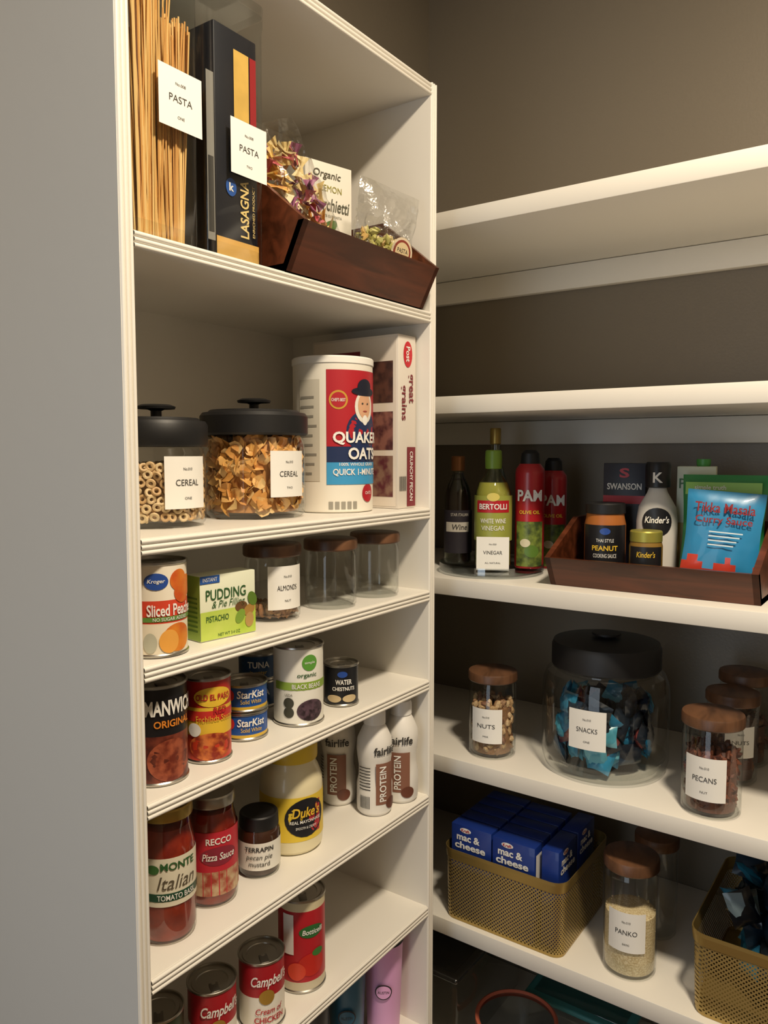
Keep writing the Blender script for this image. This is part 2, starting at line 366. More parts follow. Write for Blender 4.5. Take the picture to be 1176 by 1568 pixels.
# ---------------------------------------------------------------- walnut bins
def bin_(name,w,d,hf,hb,ff,kn,loc,rot):
    q=B(); t=.01; hw=w/2; hd=d/2
    def P(sx,yy,z,ins=0.): return (sx*(hw-ins),yy,z)
    def fr(z,ins=0.): return -hd-ff*z/hf+ins
    q.box((-hw,-hd,0),(hw,hd,t),WALN)
    for sx in (-1,1):
        o=[P(sx,fr(0),0),P(sx,hd,0),P(sx,hd,hb),P(sx,-hd+kn,hb),P(sx,fr(hf),hf)]
        i=[P(sx,a[1],a[2],t) for a in o]
        if sx<0: o,i=o[::-1],i[::-1]
        q.hexa(o,i,WALN)
    o=[(-hw,fr(0),0),(hw,fr(0),0),(hw,fr(hf),hf),(-hw,fr(hf),hf)]; q.hexa(o,[(a[0],a[1]+t,a[2]) for a in o],WALN)
    q.box((-hw+t,hd-t,0),(hw-t,hd,hb),WALN)
    return q.make(name,loc,rot,20)
bin_('wooden_bin',.336,.21,.062,.15,.032,.075,(-.820,.950,H+Z['A']+.0005),math.pi/2)
bin_('wooden_bin',.345,.21,.052,.115,.03,.10,(-.384,1.405,H+Z['T3']+.0005),0)
zb=H+Z['A']+.0125
COLP=[M(c,.5) for c in ('#f2d894','#eeca78','#f5e8c4','#e8ae5e','#a8648e','#d9707a','#f2e6bf','#eed9a0')]
q=B()
for i in range(135):
    a=random.uniform(-1,1);b=random.uniform(-1,1)
    q.bow(Vector((a*.040,random.uniform(-.022,.020)*(1-b*b*.6),b*.078-.012)),.016,random.choice(COLP),rrot())
q.pillow(.115,.20,.07,BAG,Matrix.Identity(4),.35)
o=q.make('colored_pasta_bag',(-.790,.868,zb+.125)); o.rotation_euler=(math.radians(-6),math.radians(-24),math.radians(68))
q=B(); q.box((-.0465,0,0),(.0465,.055,.213),M('#ece8dc',.5),.001); m=pmap((0,0,0),(1,0,0),(0,0,1)); GR=M('#5b5a4c',.5)
q.T(m,'Organic',-.004,.193,.055,.015,GR,.001,.012,.2); q.T(m,'LEMON',.004,.173,.042,.010,M('#a09a4c',.5)); q.T(m,'Torchietti',.004,.148,.074,.020,GR,.001,.012,.2)
q.T(m,'BRONZE CUT PASTA',0,.130,.05,.004,GR); q.ell(m,.0,.112,.018,.009,M('#4e7a34',.5),rot=.6); q.ell(m,-.018,.10,.018,.008,M('#6f9a3f',.5),rot=2.4); q.ell(m,.022,.085,.016,.02,M('#e5c832',.5)); q.ell(m,-.034,.16,.009,.009,M('#b9b6a4',.5),.0005)
q.T(pmap((-.0465,.027,0),(0,-1,0),(0,0,1)),'BRONZE',0,.13,.06,.008,GR,.001,rot=1)
q.make('pasta_box',(-.822,1.003,zb),math.radians(76))
q=B(); GP=[M(c,.5) for c in ('#cdc878','#a9a656','#e0d096','#bc9a58')]
for i in range(210): q.blob(Vector((random.uniform(-.054,.050),random.uniform(-.016,.016),random.uniform(-.065,.005))),(.008,.004,.0055),random.choice(GP),rrot(),6,4,.3)
q.pillow(.130,.16,.046,BAG,Matrix.Identity(4),.3)
m=pmap((.020,-.0265,-.018),(1,0,0),(0,0,1)); q.ell(m,0,0,.024,.024,M('#dccbb0',.5),.0); q.ell(m,0,0,.020,.020,M('#8a3a2c',.5),.0004); q.ell(m,0,0,.016,.016,M('#d9c49a',.5),.0008); q.T(m,'PASTA',0,.003,.024,.007,INK,.0012)
o=q.make('zip_pasta_bag',(-.752,1.057,zb+.095)); o.rotation_euler=(math.radians(9),math.radians(4),math.radians(80))
# ---------------------------------------------------------------- cereal jars
def cerealjar(key,name,content,lab,la,turn=0):
    x,y,r,h=G[key]; q=B(); lh=.034
    q.lathe([(0,0),(r*.9,0),(r*.98,.006),(r,.02),(r,h-lh-.022),(r*.97,h-lh-.008),(r*.92,h-lh),(r*.92,h-lh+.01)],GL,56)
    q.lathe([(0,.007),(r*.88,.007),(r*.965,.014),(r*.965,.02)],GL,56)
    q.lathe([(0,h-lh),(r*1.02,h-lh),(r*1.05,h-lh+.003),(r*1.05,h-.006),(r*1.0,h-.001),(r*.9,h),(r*.86,h+.003),(0,h+.004),(.007,h+.004),(.007,h+.014)],BLK,56)
    q.lathe([(.006,h+.012),(.012,h+.0145),(.024,h+.015),(.025,h+.018),(.019,h+.0205),(0,h+.021)],BLK,32)
    content(q,r*.955,.009,h); jarlabel(q,r,h*.42,.066,lab[0],lab[1],la)
    return q.make(name,(x,y,H+Z['C']+.0005),face(x,y,turn))
CH=[M(c,.6,noise=.12,scale=200) for c in ('#e0bd8c','#d2aa76','#e9cd9f')]
def loops(q,r,z0,h):
    z1=h*.60; q.lathe([(0,z0),(r*.84,z0),(r*.84,z1-.012),(0,z1-.012)],M('#9a7850',.7),24)
    fill(q,r,z0,z1,170,lambda q,c:q.torus(c*.96,.0046,.0022,random.choice(CH),rrot()),.006)
    k=0   # loops resting against the glass, staggered rows
    n=int(2*math.pi*r/.0125); zz=z0+.006
    while zz<z1:
        for i in range(n):
            a=2*math.pi*(i+.5*(k%2)+random.uniform(-.25,.25))/n; c=Vector(((r-.0035)*math.cos(a),(r-.0035)*math.sin(a),zz+random.uniform(-.002,.002)))
            q.torus(c,.0044,.0021,random.choice(CH),wallrot(c,.55))
        zz+=.0105; k+=1
FK=[M(c,.5,noise=.12,scale=150) for c in ('#f0bd74','#e4ad5e','#f6d090','#d89a50')]
def flakes(q,r,z0,h):
    z1=h*.76; q.lathe([(0,z0),(r*.84,z0),(r*.84,z1-.015),(0,z1-.015)],M('#c48a4a',.7),24)
    fill(q,r,z0,z1,260,lambda q,c:q.flake(c,.013,random.choice(FK),rrot()),.010)
    for i in range(230):
        a=random.uniform(0,6.283); c=Vector(((r-.007)*math.cos(a),(r-.007)*math.sin(a),random.uniform(z0+.01,z1-.004)))
        q.flake(c,random.uniform(.009,.013),random.choice(FK),wallrot(c,.55))
cerealjar('jar1','cereal_jar',loops,('CEREAL','ONE'),36)
cerealjar('jar2','cereal_jar',flakes,('CEREAL','TWO'),40)
# ---------------------------------------------------------------- oats canister
x,y,r,h=G['oats']; q=B(); OW=M('#ece7da',.5,name='oat_carton'); NV=M('#1f2f57',.45); RD=M('#b3202c',.45); LB=M('#3f9bd0',.45); SK=M('#d9a884',.5)
q.lathe([(0,0),(r-.003,0),(r,.002),(r,h-.012)],OW,56); q.lathe([(r,h-.012),(r+.0015,h-.011),(r+.0015,h-.002),(r,h),(r-.003,h-.0005),(r-.004,h-.004),(0,h-.004)],M('#f3f1ea',.4),56)
m=cmap(r); a=.055
q.rect(m,-a,a,.045,h-.022,NV,.0004,16); q.rect(m,-a,a,.105,h-.022,RD,.0006,16)
q.ell(m,.012,.128,.036,.035,NV,.001); q.ell(m,.012,.168,.021,.026,M('#e7e2d6',.6),.0013); q.ell(m,.012,.17,.015,.021,SK,.0016); q.ell(m,.012,.192,.027,.007,M('#161a2c',.5),.0019); q.ell(m,.012,.2,.016,.012,M('#161a2c',.5),.0019)
q.ell(m,.006,.173,.002,.0015,INK,.002);q.ell(m,.018,.173,.002,.0015,INK,.002);q.ell(m,.012,.161,.005,.0013,M('#a04a3c',.5),.002); q.ell(m,.012,.147,.006,.008,PAPER,.0018)
q.ell(m,-.036,.178,.015,.015,M('#c99a3a',.4),.001); q.ell(m,-.036,.178,.012,.012,RD,.0012); q.T(m,'CHEF\'S BEST',-.036,.178,.022,.005,PAPER,.0016,.01)
q.T(m,'QUAKER',.003,.118,.096,.021,PAPER,.0026,.03); q.T(m,'OATS',.010,.094,.062,.019,PAPER,.0024,.03); q.rect(m,-a,a,.045,.08,LB,.0008,16)
q.T(m,'100% WHOLE GRAIN',0,.077,.07,.005,PAPER,.0014,.01); q.T(m,'QUICK 1-MINUTE',0,.064,.09,.012,PAPER,.0018,.02)
q.ell(m,.02,.03,.014,.014,RD,.0012,k=lambda t:1.0+.25*abs(math.cos(t))*(1 if math.sin(t)>0 else 0)); q.T(m,'OATS',.02,.031,.016,.005,PAPER,.002)
for i in range(5): q.rect(m,-.052+i*.010,-.045+i*.010,.006,.018,M('#9b978c',.5),.0006,2)
m3=cmap(r,math.radians(-75)); q.rect(m3,-.02,.02,.05,.21,M('#cfc9ba',.5),.0005,6)
for i in range(9): q.rect(m3,-.017,.016-random.random()*.01,.06+i*.015,.064+i*.015,M('#8e8a80',.5),.0008,4)
q.make('oats_canister',(x,y,H+Z['C']+.0005),face(x,y,39))
# cereal box (narrow side towards the room)
q=B(); CB=M('#ddd5ca',.5); q.box((-.026,0,0),(.026,.19,.294),CB,.001)
m=pmap((0,0,0),(1,0,0),(0,0,1)); DR=M('#7a1f2a',.45)
q.ell(m,.002,.262,.013,.022,M('#c8202e',.4)); q.T(m,'Post',.002,.262,.026,.012,PAPER,.0014,.02,rot=2)
q.T(m,'great',.010,.205,.050,.019,DR,.001,.02,rot=2); q.T(m,'grains',-.011,.180,.060,.019,DR,.001,.02,rot=2)
q.rect(m,-.0,.025,.003,.105,DR,.0008,1); q.T(m,'CRUNCHY PECAN',.012,.055,.085,.009,PAPER,.0014,.01,rot=2)
for k in range(7): q.rect(m,-.022+k*.003,-.0205+k*.003,.03,.055,INK,.0008,1)
m=pmap((-.026,.19,0),(0,-1,0),(0,0,1)); q.rect(m,.004,.186,.004,.29,M('#e4d9cb',.5),.0006,1); q.rect(m,.12,.18,.18,.25,M('#3a2220',.5,h2='#5e3a30',scale=60),.001,1);q.rect(m,.12,.18,.10,.165,M('#4b2228',.5,h2='#8a5a50',scale=60),.001,1)
q.rect(m,.02,.11,.22,.27,DR,.001,1); q.rect(m,.12,.18,.02,.09,M('#5d2630',.5,h2='#8a6a5a',scale=60),.001,1)
q.make('cereal_box',(-.743,1.113,H+Z['C']+.0005),math.radians(89))
# ---------------------------------------------------------------- shelf D
ORG=M('#e08a2c',.45,h2='#c9541f',scale=25); KB=M('#2a4d9c',.4)
def dpeach(q,m,r,h):
    q.ell(m,-.014,h*.80,.014,.010,KB); q.T(m,'Kroger',-.014,h*.80,.02,.006,PAPER,.0012,.01,.2)
    for a,b in ((.015,.8),(.03,.73),(.02,.67)): q.ell(m,a,h*b,.013,.013,ORG,.0006)
    q.T(m,'Sliced Peaches',.008,h*.5,.066,.014,PAPER,.0012,.02); q.rect(m,-.03,.04,h*.38,h*.43,M('#5d8a3a',.5),.0006); q.T(m,'NO SUGAR ADDED',.004,h*.405,.045,.004,PAPER)
    q.ell(m,.012,h*.2,.02,.017,ORG); q.ell(m,.0,h*.17,.012,.014,M('#e9a64b',.4),.001); q.ell(m,-.022,h*.16,.008,.012,M('#b9b8a5',.5))
can('peach','peach_can','D',[(0,.36,M('#e9dfc8',.45)),(.36,.6,M('#d2452c',.45)),(.6,1,M('#efe6d3',.45))],dpeach,22)
q=B(); LM=M('#a9c83a',.45,h2='#c8d86a',scale=12); w=.0876; hh=.084
q.box((0,0,0),(w,.033,hh),M('#e6ead2',.5),.0008); m=pmap((w/2,0,0),(1,0,0),(0,0,1)); q.rect(m,-w/2,w/2,.001,hh*.45,LM,.0005,1); q.rect(m,-w/2,-w/2+.03,hh*.88,hh,M('#2b5aa8',.5),.0007,1); q.T(m,'INSTANT',-w/2+.015,hh*.94,.022,.005,PAPER)
DG=M('#2c5a2c',.5); q.T(m,'PUDDING',-.004,hh*.7,w*.72,.014,DG,.001,.01); q.T(m,'& Pie Filling',0,hh*.53,w*.6,.012,DG,.001,0,.3); q.T(m,'PISTACHIO',-.018,hh*.33,w*.4,.008,DG,.001,.01); q.T(m,'NET WT 3.4 OZ',0,hh*.07,w*.4,.004,DG)
for k,(cx,cz,c) in enumerate(((.02,.45,'#6b4a2a'),(.033,.38,'#a9803f'),(.018,.3,'#7fa03a'),(.033,.22,'#b89458'),(.038,.55,'#5b7a2a'))): q.ell(m,cx,hh*cz,.010,.007,M(c,.5),.0010+k*.0001,rot=.5*k)
mS=pmap((0,.033,0),(0,-1,0),(0,0,1)); q.rect(mS,.0,.033,.001,hh,M('#9dbb4a',.5),.0005,1)
for k in range(8): q.rect(mS,.005,.028,.012+k*.006,.0145+k*.006,M('#5e7f2a',.5),.0008,1)
q.make('pudding_box',(-.750,.655,H+Z['D']+.0005),math.atan2(.087,.010))
woodjar('almond','almond_jar','D',('ALMONDS','NUT'),blobs(('#b98558','#a5724a','#c99a6c'),(.011,.006,.004),90),la=32,fl=.16,lz=.45,ls=.062,lh=.018)
woodjar('jarE','glass_storage_jar','D',lh=.018); woodjar('jarF','glass_storage_jar','D',lh=.018)
# ---------------------------------------------------------------- shelf E
YL=M('#e8bf3a',.45); MEAT=M('#6d2a1c',.4,h2='#a5563a',scale=90,bump=.2)
def dman(q,m,r,h):
    q.T(m,'MANWICH',.006,h*.78,.066,.019,PAPER,.0016,.03); q.T(m,'ORIGINAL',.008,h*.62,.05,.009,M('#e38a2f',.4),.0012,.02); q.ell(m,.004,h*.25,.03,.026,MEAT,.0006)
can('manwich','sloppy_joe_can','E',[(0,.5,M('#4a1a14',.4,h2='#7d3a28',scale=60)),(.5,1,M('#151317',.4))],dman,20)
def delp(q,m,r,h):
    q.ell(m,.004,h*.78,.026,.013,YL); q.T(m,'OLD EL PASO',.004,h*.78,.046,.008,RD,.0014,.02); q.rect(m,-.04,.045,h*.5,h*.62,M('#c8342a',.4),.0006); q.T(m,'RED',.012,h*.62,.018,.009,RD,.0014,.02); q.T(m,'Enchilada Sauce',.006,h*.53,.05,.008,YL,.0014)
    q.ell(m,.0,h*.2,.03,.018,M('#8a2b1c',.4,h2='#d97a3a',scale=80)); q.ell(m,-.022,h*.4,.009,.009,PAPER,.001)
can('elpaso','enchilada_sauce_can','E',[(0,.33,M('#c03a22',.4)),(.33,.66,YL),(.66,1,M('#b52a22',.4))],delp,8)
x,y,r,h=G['tuna']; h1=h/2; BL=M('#1d4f9c',.4); q=B()
for z_ in (0,h1):
    q.X=Matrix.Translation((0,0,z_)); canlike(q,r,h1-.0005,[(0,.22,M('#d9b23a',.4)),(.22,1,BL)]); mm=cmap(r-.0008); q.T(mm,'StarKist',.010,h1*.66,.040,.011,PAPER,.0012,.02,.1); q.T(mm,'Solid White',.010,h1*.4,.030,.006,YL,.0012); q.ell(mm,-.02,h1*.62,.006,.008,M('#c8302c',.4))
q.X=None; q.make('stacked_tuna_cans',(x,y,H+Z['E']+.0005),face(x,y))
q=B()
for z_ in (0,.0435):
    q.X=Matrix.Translation((0,0,z_)); canlike(q,.032,.043,[(0,1,M('#1c4470',.4))]); q.T(cmap(.0312),'TUNA',.0,.026,.034,.010,PAPER,.0012,.02); q.T(cmap(.0312),'in water',.0,.014,.026,.006,YL,.0012)
q.X=None; q.make('stacked_tuna_cans',(-.872,.880,H+Z['E']+.0005),face(-.872,.88))
def dbean(q,m,r,h):
    q.ell(m,.012,h*.80,.012,.012,M('#5d9a3c',.4)); q.T(m,'simple',.012,h*.8,.016,.005,PAPER,.0012); q.T(m,'organic',.008,h*.64,.03,.008,DG,.001,.01); q.rect(m,-.045,.05,h*.46,h*.56,M('#8aa83f',.45),.0006); q.T(m,'BLACK BEANS',.008,h*.51,.045,.007,PAPER,.0012,.01)
    q.ell(m,.014,h*.2,.022,.016,M('#2a1f24',.4,h2='#5a4550',scale=150)); q.T(m,'USDA',-.02,h*.4,.012,.004,INK); q.ell(m,-.02,h*.18,.008,.008,M('#3a3a2c',.5),.0008); q.ell(m,-.02,h*.3,.008,.008,M('#3a3a2c',.5),.0008)
can('beans','black_bean_can','E',[(0,1,M('#eceadf',.45))],dbean,8)
def dch(q,m,r,h):
    q.T(m,'WATER',.004,h*.6,.026,.008,PAPER,.0012,.02); q.T(m,'CHESTNUTS',.004,h*.44,.036,.006,PAPER,.0012,.02); q.ell(m,.002,h*.78,.008,.005,KB); q.ell(m,-.012,h*.2,.012,.006,M('#c9b48c',.5)); q.ell(m,.014,h*.2,.012,.006,M('#c9b48c',.5))
can('chest','water_chestnut_can','E',[(0,1,M('#17181c',.4))],dch,0)
# ---------------------------------------------------------------- shelf F
def saucejar(key,name,s_,lidm,cont,labm,dec,turn=0,neck=.78,lh=.015,lz=(.22,.62)):
    x,y,r,h=G[key]; q=B()
    q.lathe([(0,.001),(r*.88,0),(r*.99,.006),(r,.015),(r,h*.68),(r*.96,h*.74),(r*neck,h*.84),(r*neck,h-lh)],glass('sauce_glass','#f4f4f0',.08,.03,.6))
    q.lathe([(0,.004),(r*.86,.004),(r*.965,.012),(r*.965,h*.68),(r*.92,h*.74),(r*(neck-.05),h*.84),(0,h*.86)],cont)
    L2=r*(neck+.06); q.lathe([(r*neck,h-lh-.001),(L2,h-lh),(L2+.0006,h-lh+.002),(L2,h-.002),(L2-.0015,h),(L2*.85,h-.0005),(L2*.8,h-.0015),(0,h-.0012)],lidm)
    m=cmap(r); q.lathe([(r+.0003,h*lz[0]),(r+.0003,h*lz[1])],labm); dec(q,m,r,h); return q.make(name,(x,y,H+Z[s_]+.0005),face(x,y,turn))
SAU=M('#8a2214',.35,h2='#ab3720',scale=50); GOLDL=M('#b59a55',.35,.9)
def dmon(q,m,r,h):
    q.rect(m,-.04,.045,h*.34,h*.40,M('#1f4a34',.4),.0008); q.T(m,'TOMATO BASIL',.004,h*.37,.050,.007,PAPER,.0014,.01); q.T(m,'MONTE',.006,h*.60,.045,.010,DG,.0014,.02); q.T(m,'Italian',.004,h*.48,.05,.017,M('#5a5040',.5),.0014,0,.3); q.ell(m,-.026,h*.58,.008,.006,M('#3d6a35',.4),.001)
saucejar('monte','tomato_sauce_jar','F',GOLDL,SAU,M('#e4ddc8',.5),dmon,14,lz=(.3,.66),neck=.86)
def dpiz(q,m,r,h):
    q.rect(m,-.05,.05,h*.12,h*.34,M('#c9b08a',.45,h2='#a03a28',scale=60),.0006); q.T(m,'RECCO',.006,h*.62,.035,.009,PAPER,.0012,.02); q.ell(m,.006,h*.48,.026,.013,M('#8a2a3a',.4),.0008); q.T(m,'Pizza Sauce',.006,h*.48,.045,.010,PAPER,.0014,.01,.2)
saucejar('pizza','pizza_sauce_jar','F',STEEL,SAU,M('#c02a38',.45),dpiz,6,lz=(.12,.7),neck=.86)
def djam(q,m,r,h):
    q.T(m,'TERRAPIN',.0,h*.5,.042,.007,INK,.0012,.02); q.T(m,'pecan pie',.0,h*.36,.038,.009,INK,.0012,0,.2); q.T(m,'mustard',.0,h*.26,.03,.007,INK,.0012)
saucejar('jam','preserve_jar','F',BLK,M('#4a2a1c',.4),M('#ece9df',.5),djam,0,neck=.85,lh=.02,lz=(.15,.6))
x,y,r,h=G['mayo']; q=B(); CRM=M('#eadfb8',.35,name='mayonnaise',coat=.4)
q.lathe([(0,0),(r*.88,0),(r*.98,.006),(r,.02),(r,h*.55),(r*.98,h*.66),(r*.86,h*.76),(r*.78,h*.8),(r*.78,h*.86)],CRM,48)
q.lathe([(r*.78,h*.85),(r*.83,h*.85),(r*.84,h*.87),(r*.84,h*.975),(r*.8,h),(0,h)],M('#e3c23a',.4),48)
q.lathe([(r+.0004,h*.14),(r+.0004,h*.56)],M('#e9c93f',.45),48); m=cmap(r); q.rect(m,.012,.035,h*.2,h*.5,M('#b52a34',.45),.0007)
q.ell(m,.008,h*.36,.034,.03,M('#1c1c22',.4),.001); q.T(m,"Duke's",.008,h*.42,.046,.016,YL,.0026,.02,.2); q.T(m,'REAL MAYONNAISE',.008,h*.33,.052,.005,PAPER,.0022,.01); q.T(m,'SMOOTH & CREAMY',.008,h*.27,.035,.004,PAPER,.002)
q.make('mayonnaise_jar',(x,y,H+Z['F']+.0005),face(x,y,18))
BRN=M('#6b3f30',.45)
for x,y,tn in ((-.836,1.038,-5),(-.761,1.043,38),(-.752,1.110,0)):
    r=.0305; h=.177; q=B(); PW=M('#e9e6e0',.4)
    q.lathe([(0,0),(r*.85,0),(r*.98,.005),(r,.015),(r,h*.28),(r*.9,h*.36),(r*.88,h*.45),(r*.96,h*.55),(r,h*.62),(r*.96,h*.72),(r*.7,h*.82),(r*.55,h*.86)],PW,40)
    q.lathe([(r*.55,h*.86),(r*.62,h*.865),(r*.62,h*.97),(r*.56,h),(0,h)],M('#f1efea',.35),32)
    m=cmap(r); q.T(m,'fairlife',.0,h*.64,.042,.014,INK,.0016,.02); q.rect(m,-.018,.016,h*.12,h*.52,M('#8a5f4d',.45),.0006,6); q.T(m,'PROTEIN',-.006,h*.32,.06,.012,PAPER,.0016,.02,rot=1); q.ell(m,.012,h*.12,.012,.01,BRN,.001)
    m=cmap(r,math.radians(-70)) 
    for k in range(9): q.rect(m,-.010+k*.0022,-.009+k*.0022,h*.08,h*.2,INK,.0006,1)
    for k in range(8): q.rect(m,-.012,.010,h*(.26+k*.03),h*(.27+k*.03),INK,.0006,3)
    q.make('protein_shake_bottle',(x,y,H+Z['F']+.0005),face(x,y,tn))
# ---------------------------------------------------------------- shelf G, H
def dcam(q,m,r,h):
    q.T(m,"Campbell's",.006,h*.72,.056,.02,PAPER,.0016,.015,.3); q.ell(m,.0,h*.5,.011,.011,M('#c9a24a',.35,.6),.001); q.T(m,'Cream of',.004,h*.3,.04,.009,RD,.0014,.01,.2); q.T(m,'CHICKEN',.004,h*.17,.044,.009,RD,.0014,.02)
CR=M('#a81c26',.42)
can('','soup_can','G',[(0,.5,M('#ece7da',.45)),(.5,1,CR)],dcam,12,data=(-.767,.773,.0335,.101))
can('','soup_can','G',[(0,.5,M('#ece7da',.45)),(.5,1,CR)],dcam,12,data=(-.780,.690,.0335,.101))
can('','vegetable_can','G',[(0,1,M('#2e3a24',.45))],lambda q,m,r,h:(q.rect(m,-.03,.03,h*.5,h*.8,M('#b7b49a',.5)),q.T(m,'BEANS',0,h*.65,.04,.01,DG,.0014,.02)),0,data=(-.795,.612,.0325,.101))
def dtom(q,m,r,h):
    q.ell(m,.012,h*.66,.02,.01,M('#2f6a35',.4)); q.T(m,'Botticelli',.014,h*.66,.034,.008,PAPER,.0014,.015,.2); q.ell(m,.012,h*.3,.022,.018,M('#c22c22',.35)); q.ell(m,-.012,h*.24,.014,.014,M('#d9452c',.35),.001); q.ell(m,.022,h*.42,.01,.006,M('#3f7a35',.4),.001)
    q.rect(m,-.034,-.016,h*.42,h*.85,PAPER,.0009,3)
can('tomato','tomato_can','G',[(0,.12,M('#cfc4a8',.45)),(.12,.88,M('#b5202a',.42)),(.88,1,M('#d9cda8',.5))],dtom,6)
def tumbler(name,x,y,r,h,c):
    q=B(); m_=M(c,.4); q.lathe([(0,0),(r*.78,0),(r*.82,.004),(r*.98,h*.9),(r,h*.93)],m_); q.lathe([(r*1.0,h*.93),(r*1.04,h*.935),(r*1.04,h*.985),(r,h),(0,h)],BLK); m=cmap(r*.9); q.ell(m,0,h*.5,.014,.014,M('#2d2a2f',.5),.004); q.ell(m,0,h*.5,.012,.012,m_,.0045); q.T(m,'AUSTIN',0,h*.5,.018,.005,INK,.005)
    q.make(name,(x,y,H+Z['H']+.0005),face(x,y))
tumbler('travel_tumbler',-.783,1.10,.036,.185,'#f0b4e8'); tumbler('travel_tumbler',-.805,1.02,.034,.165,'#2a5f7c'); tumbler('travel_tumbler',-.82,.94,.034,.15,'#2a2d33')
# ---------------------------------------------------------------- right shelves T3
x,y,r,h=G['turntable']; tx,ty=x,y; zt=H+Z['T3']+.011; q=B(); q.lathe([(0,0),(r*.8,0),(r*.8,.004),(r*.98,.004),(r,.006),(r,.02),(r*.985,.02),(r*.98,.008),(0,.008)],glass('acrylic','#eceff0',.12,.05,.6),64); q.make('lazy_susan',(tx,ty,H+Z['T3']+.0005))
def bottle(name,x,y,r,h,prof,liq,cap,capm,lab,dec,turn=0,lv=None):
    q=B(); q.lathe([(a*r,b*h) for a,b in prof],glass('bottle_glass','#eef2e2',.08,.03,.6)); k=lv or len(prof)-1
    q.lathe([(a*r*.94,b*h+.002) for a,b in prof[:k]]+[(0,prof[k-1][1]*h+.002)],liq)
    q.lathe([(a*r,b*h) for a,b in cap],capm,28); m=cmap(r)
    if lab: q.rect(m,-r*1.5,r*1.5,h*lab[0],h*lab[1],lab[2],.0008,16)
    dec(q,m,r,h); q.make(name,(x,y,zt),face(x,y,turn))
BP=[(0,0),(.9,0),(1,.02),(1,.52),(.93,.6),(.6,.7),(.4,.76),(.36,.86),(.36,.9)]
BP2=[(0,0),(.9,0),(1,.02),(1,.56),(.96,.64),(.80,.72),(.52,.79),(.38,.84),(.36,.9)]
x,y,r,h=G['wine']
bottle('wine_vinegar_bottle',x,y,.028,h-.01,BP2,M('#1c1012',.2,coat=.5),[(.36,.86),(.5,.865),(.5,.99),(.45,1),(0,1)],M('#a5714a',.35,.6),(.1,.5,M('#26222a',.5)),lambda q,m,r,h:(q.rect(m,-.03,.02,h*.30,h*.39,M('#b9b4aa',.5),.001,8),q.T(m,'Wine',0,h*.345,.03,.011,INK,.0016,.01,.2),q.T(m,'STAR ITALIAN',0,h*.46,.036,.006,M('#b9b4aa',.5),.0014)),8)
x,y,r,h=G['bottle']
def dber(q,m,r,h):
    q.T(m,'WHITE WINE',0,h*.41,.05,.009,PAPER,.0018,.01); q.rect(m,-.034,.034,h*.48,h*.58,M('#b5202a',.4),.0012,10); q.T(m,'BERTOLLI',0,h*.53,.054,.011,PAPER,.0022,.02); q.T(m,'VINEGAR',0,h*.35,.045,.009,PAPER,.0018); q.ell(m,0,h*.61,.012,.008,M('#d9c96a',.5),.0015)
    q.box((-.031,-r-.0035,-.0),(.031,-r-.0025,.064),PAPER); m2=pmap((0,-r-.0035,.032),(1,0,0),(0,0,1)); q.T(m2,'VINEGAR',0,.002,.036,.007,INK,.0006); q.T(m2,'ALL NATURAL',0,-.018,.03,.003,INK,.0006); q.T(m2,'No.020',0,.018,.014,.003,INK,.0006)
bottle('olive_oil_bottle',x,y,r,h-.01,BP2,M('#b3ad55',.2,coat=.5),[(.36,.84),(.44,.845),(.46,.93),(.44,.99),(.38,1),(0,1)],M('#86aa3c',.4),(.24,.62,M('#9ba048',.4)),dber,0,lv=6)
bottle('olive_oil_bottle',-.740,1.436,.027,.275,BP,M('#3c4a26',.25,coat=.5),[(.36,.88),(.42,.885),(.42,.99),(.38,1),(0,1)],M('#b59a55',.35,.8),None,lambda q,m,r,h:None,0,lv=7)
x,y,r,h=G['spray']
def spray(x,y,r,h,name,z):
    q=B(); q.lathe([(0,0),(r*.95,0),(r,.003),(r,h*.8),(r*.96,h*.84),(r*.7,h*.885)],M('#b01e26',.35,coat=.3)); q.lathe([(r*.6,h*.88),(r*.66,h*.885),(r*.6,h*.97),(r*.4,h),(0,h)],BLK)
    m=cmap(r); q.T(m,'PAM',0,h*.62,.048,.022,PAPER,.0022,.03); q.T(m,'OLIVE OIL',0,h*.48,.04,.007,YL,.0014,.02); q.rect(m,-r,r,h*.02,h*.4,M('#3c4a26',.4,h2='#7a8a3a',scale=60),.0006); q.ell(m,.005,h*.15,.014,.012,M('#5a7a2f',.4),.001); q.ell(m,-.008,h*.22,.01,.008,M('#d9d0b0',.4),.0012); q.make(name,(x,y,z),face(x,y))
spray(x,y,.0285,h-.01,'cooking_spray_can',zt)
spray(-.640,1.500,.0275,.225,'cooking_spray_can',H+Z['T3']+.0005)
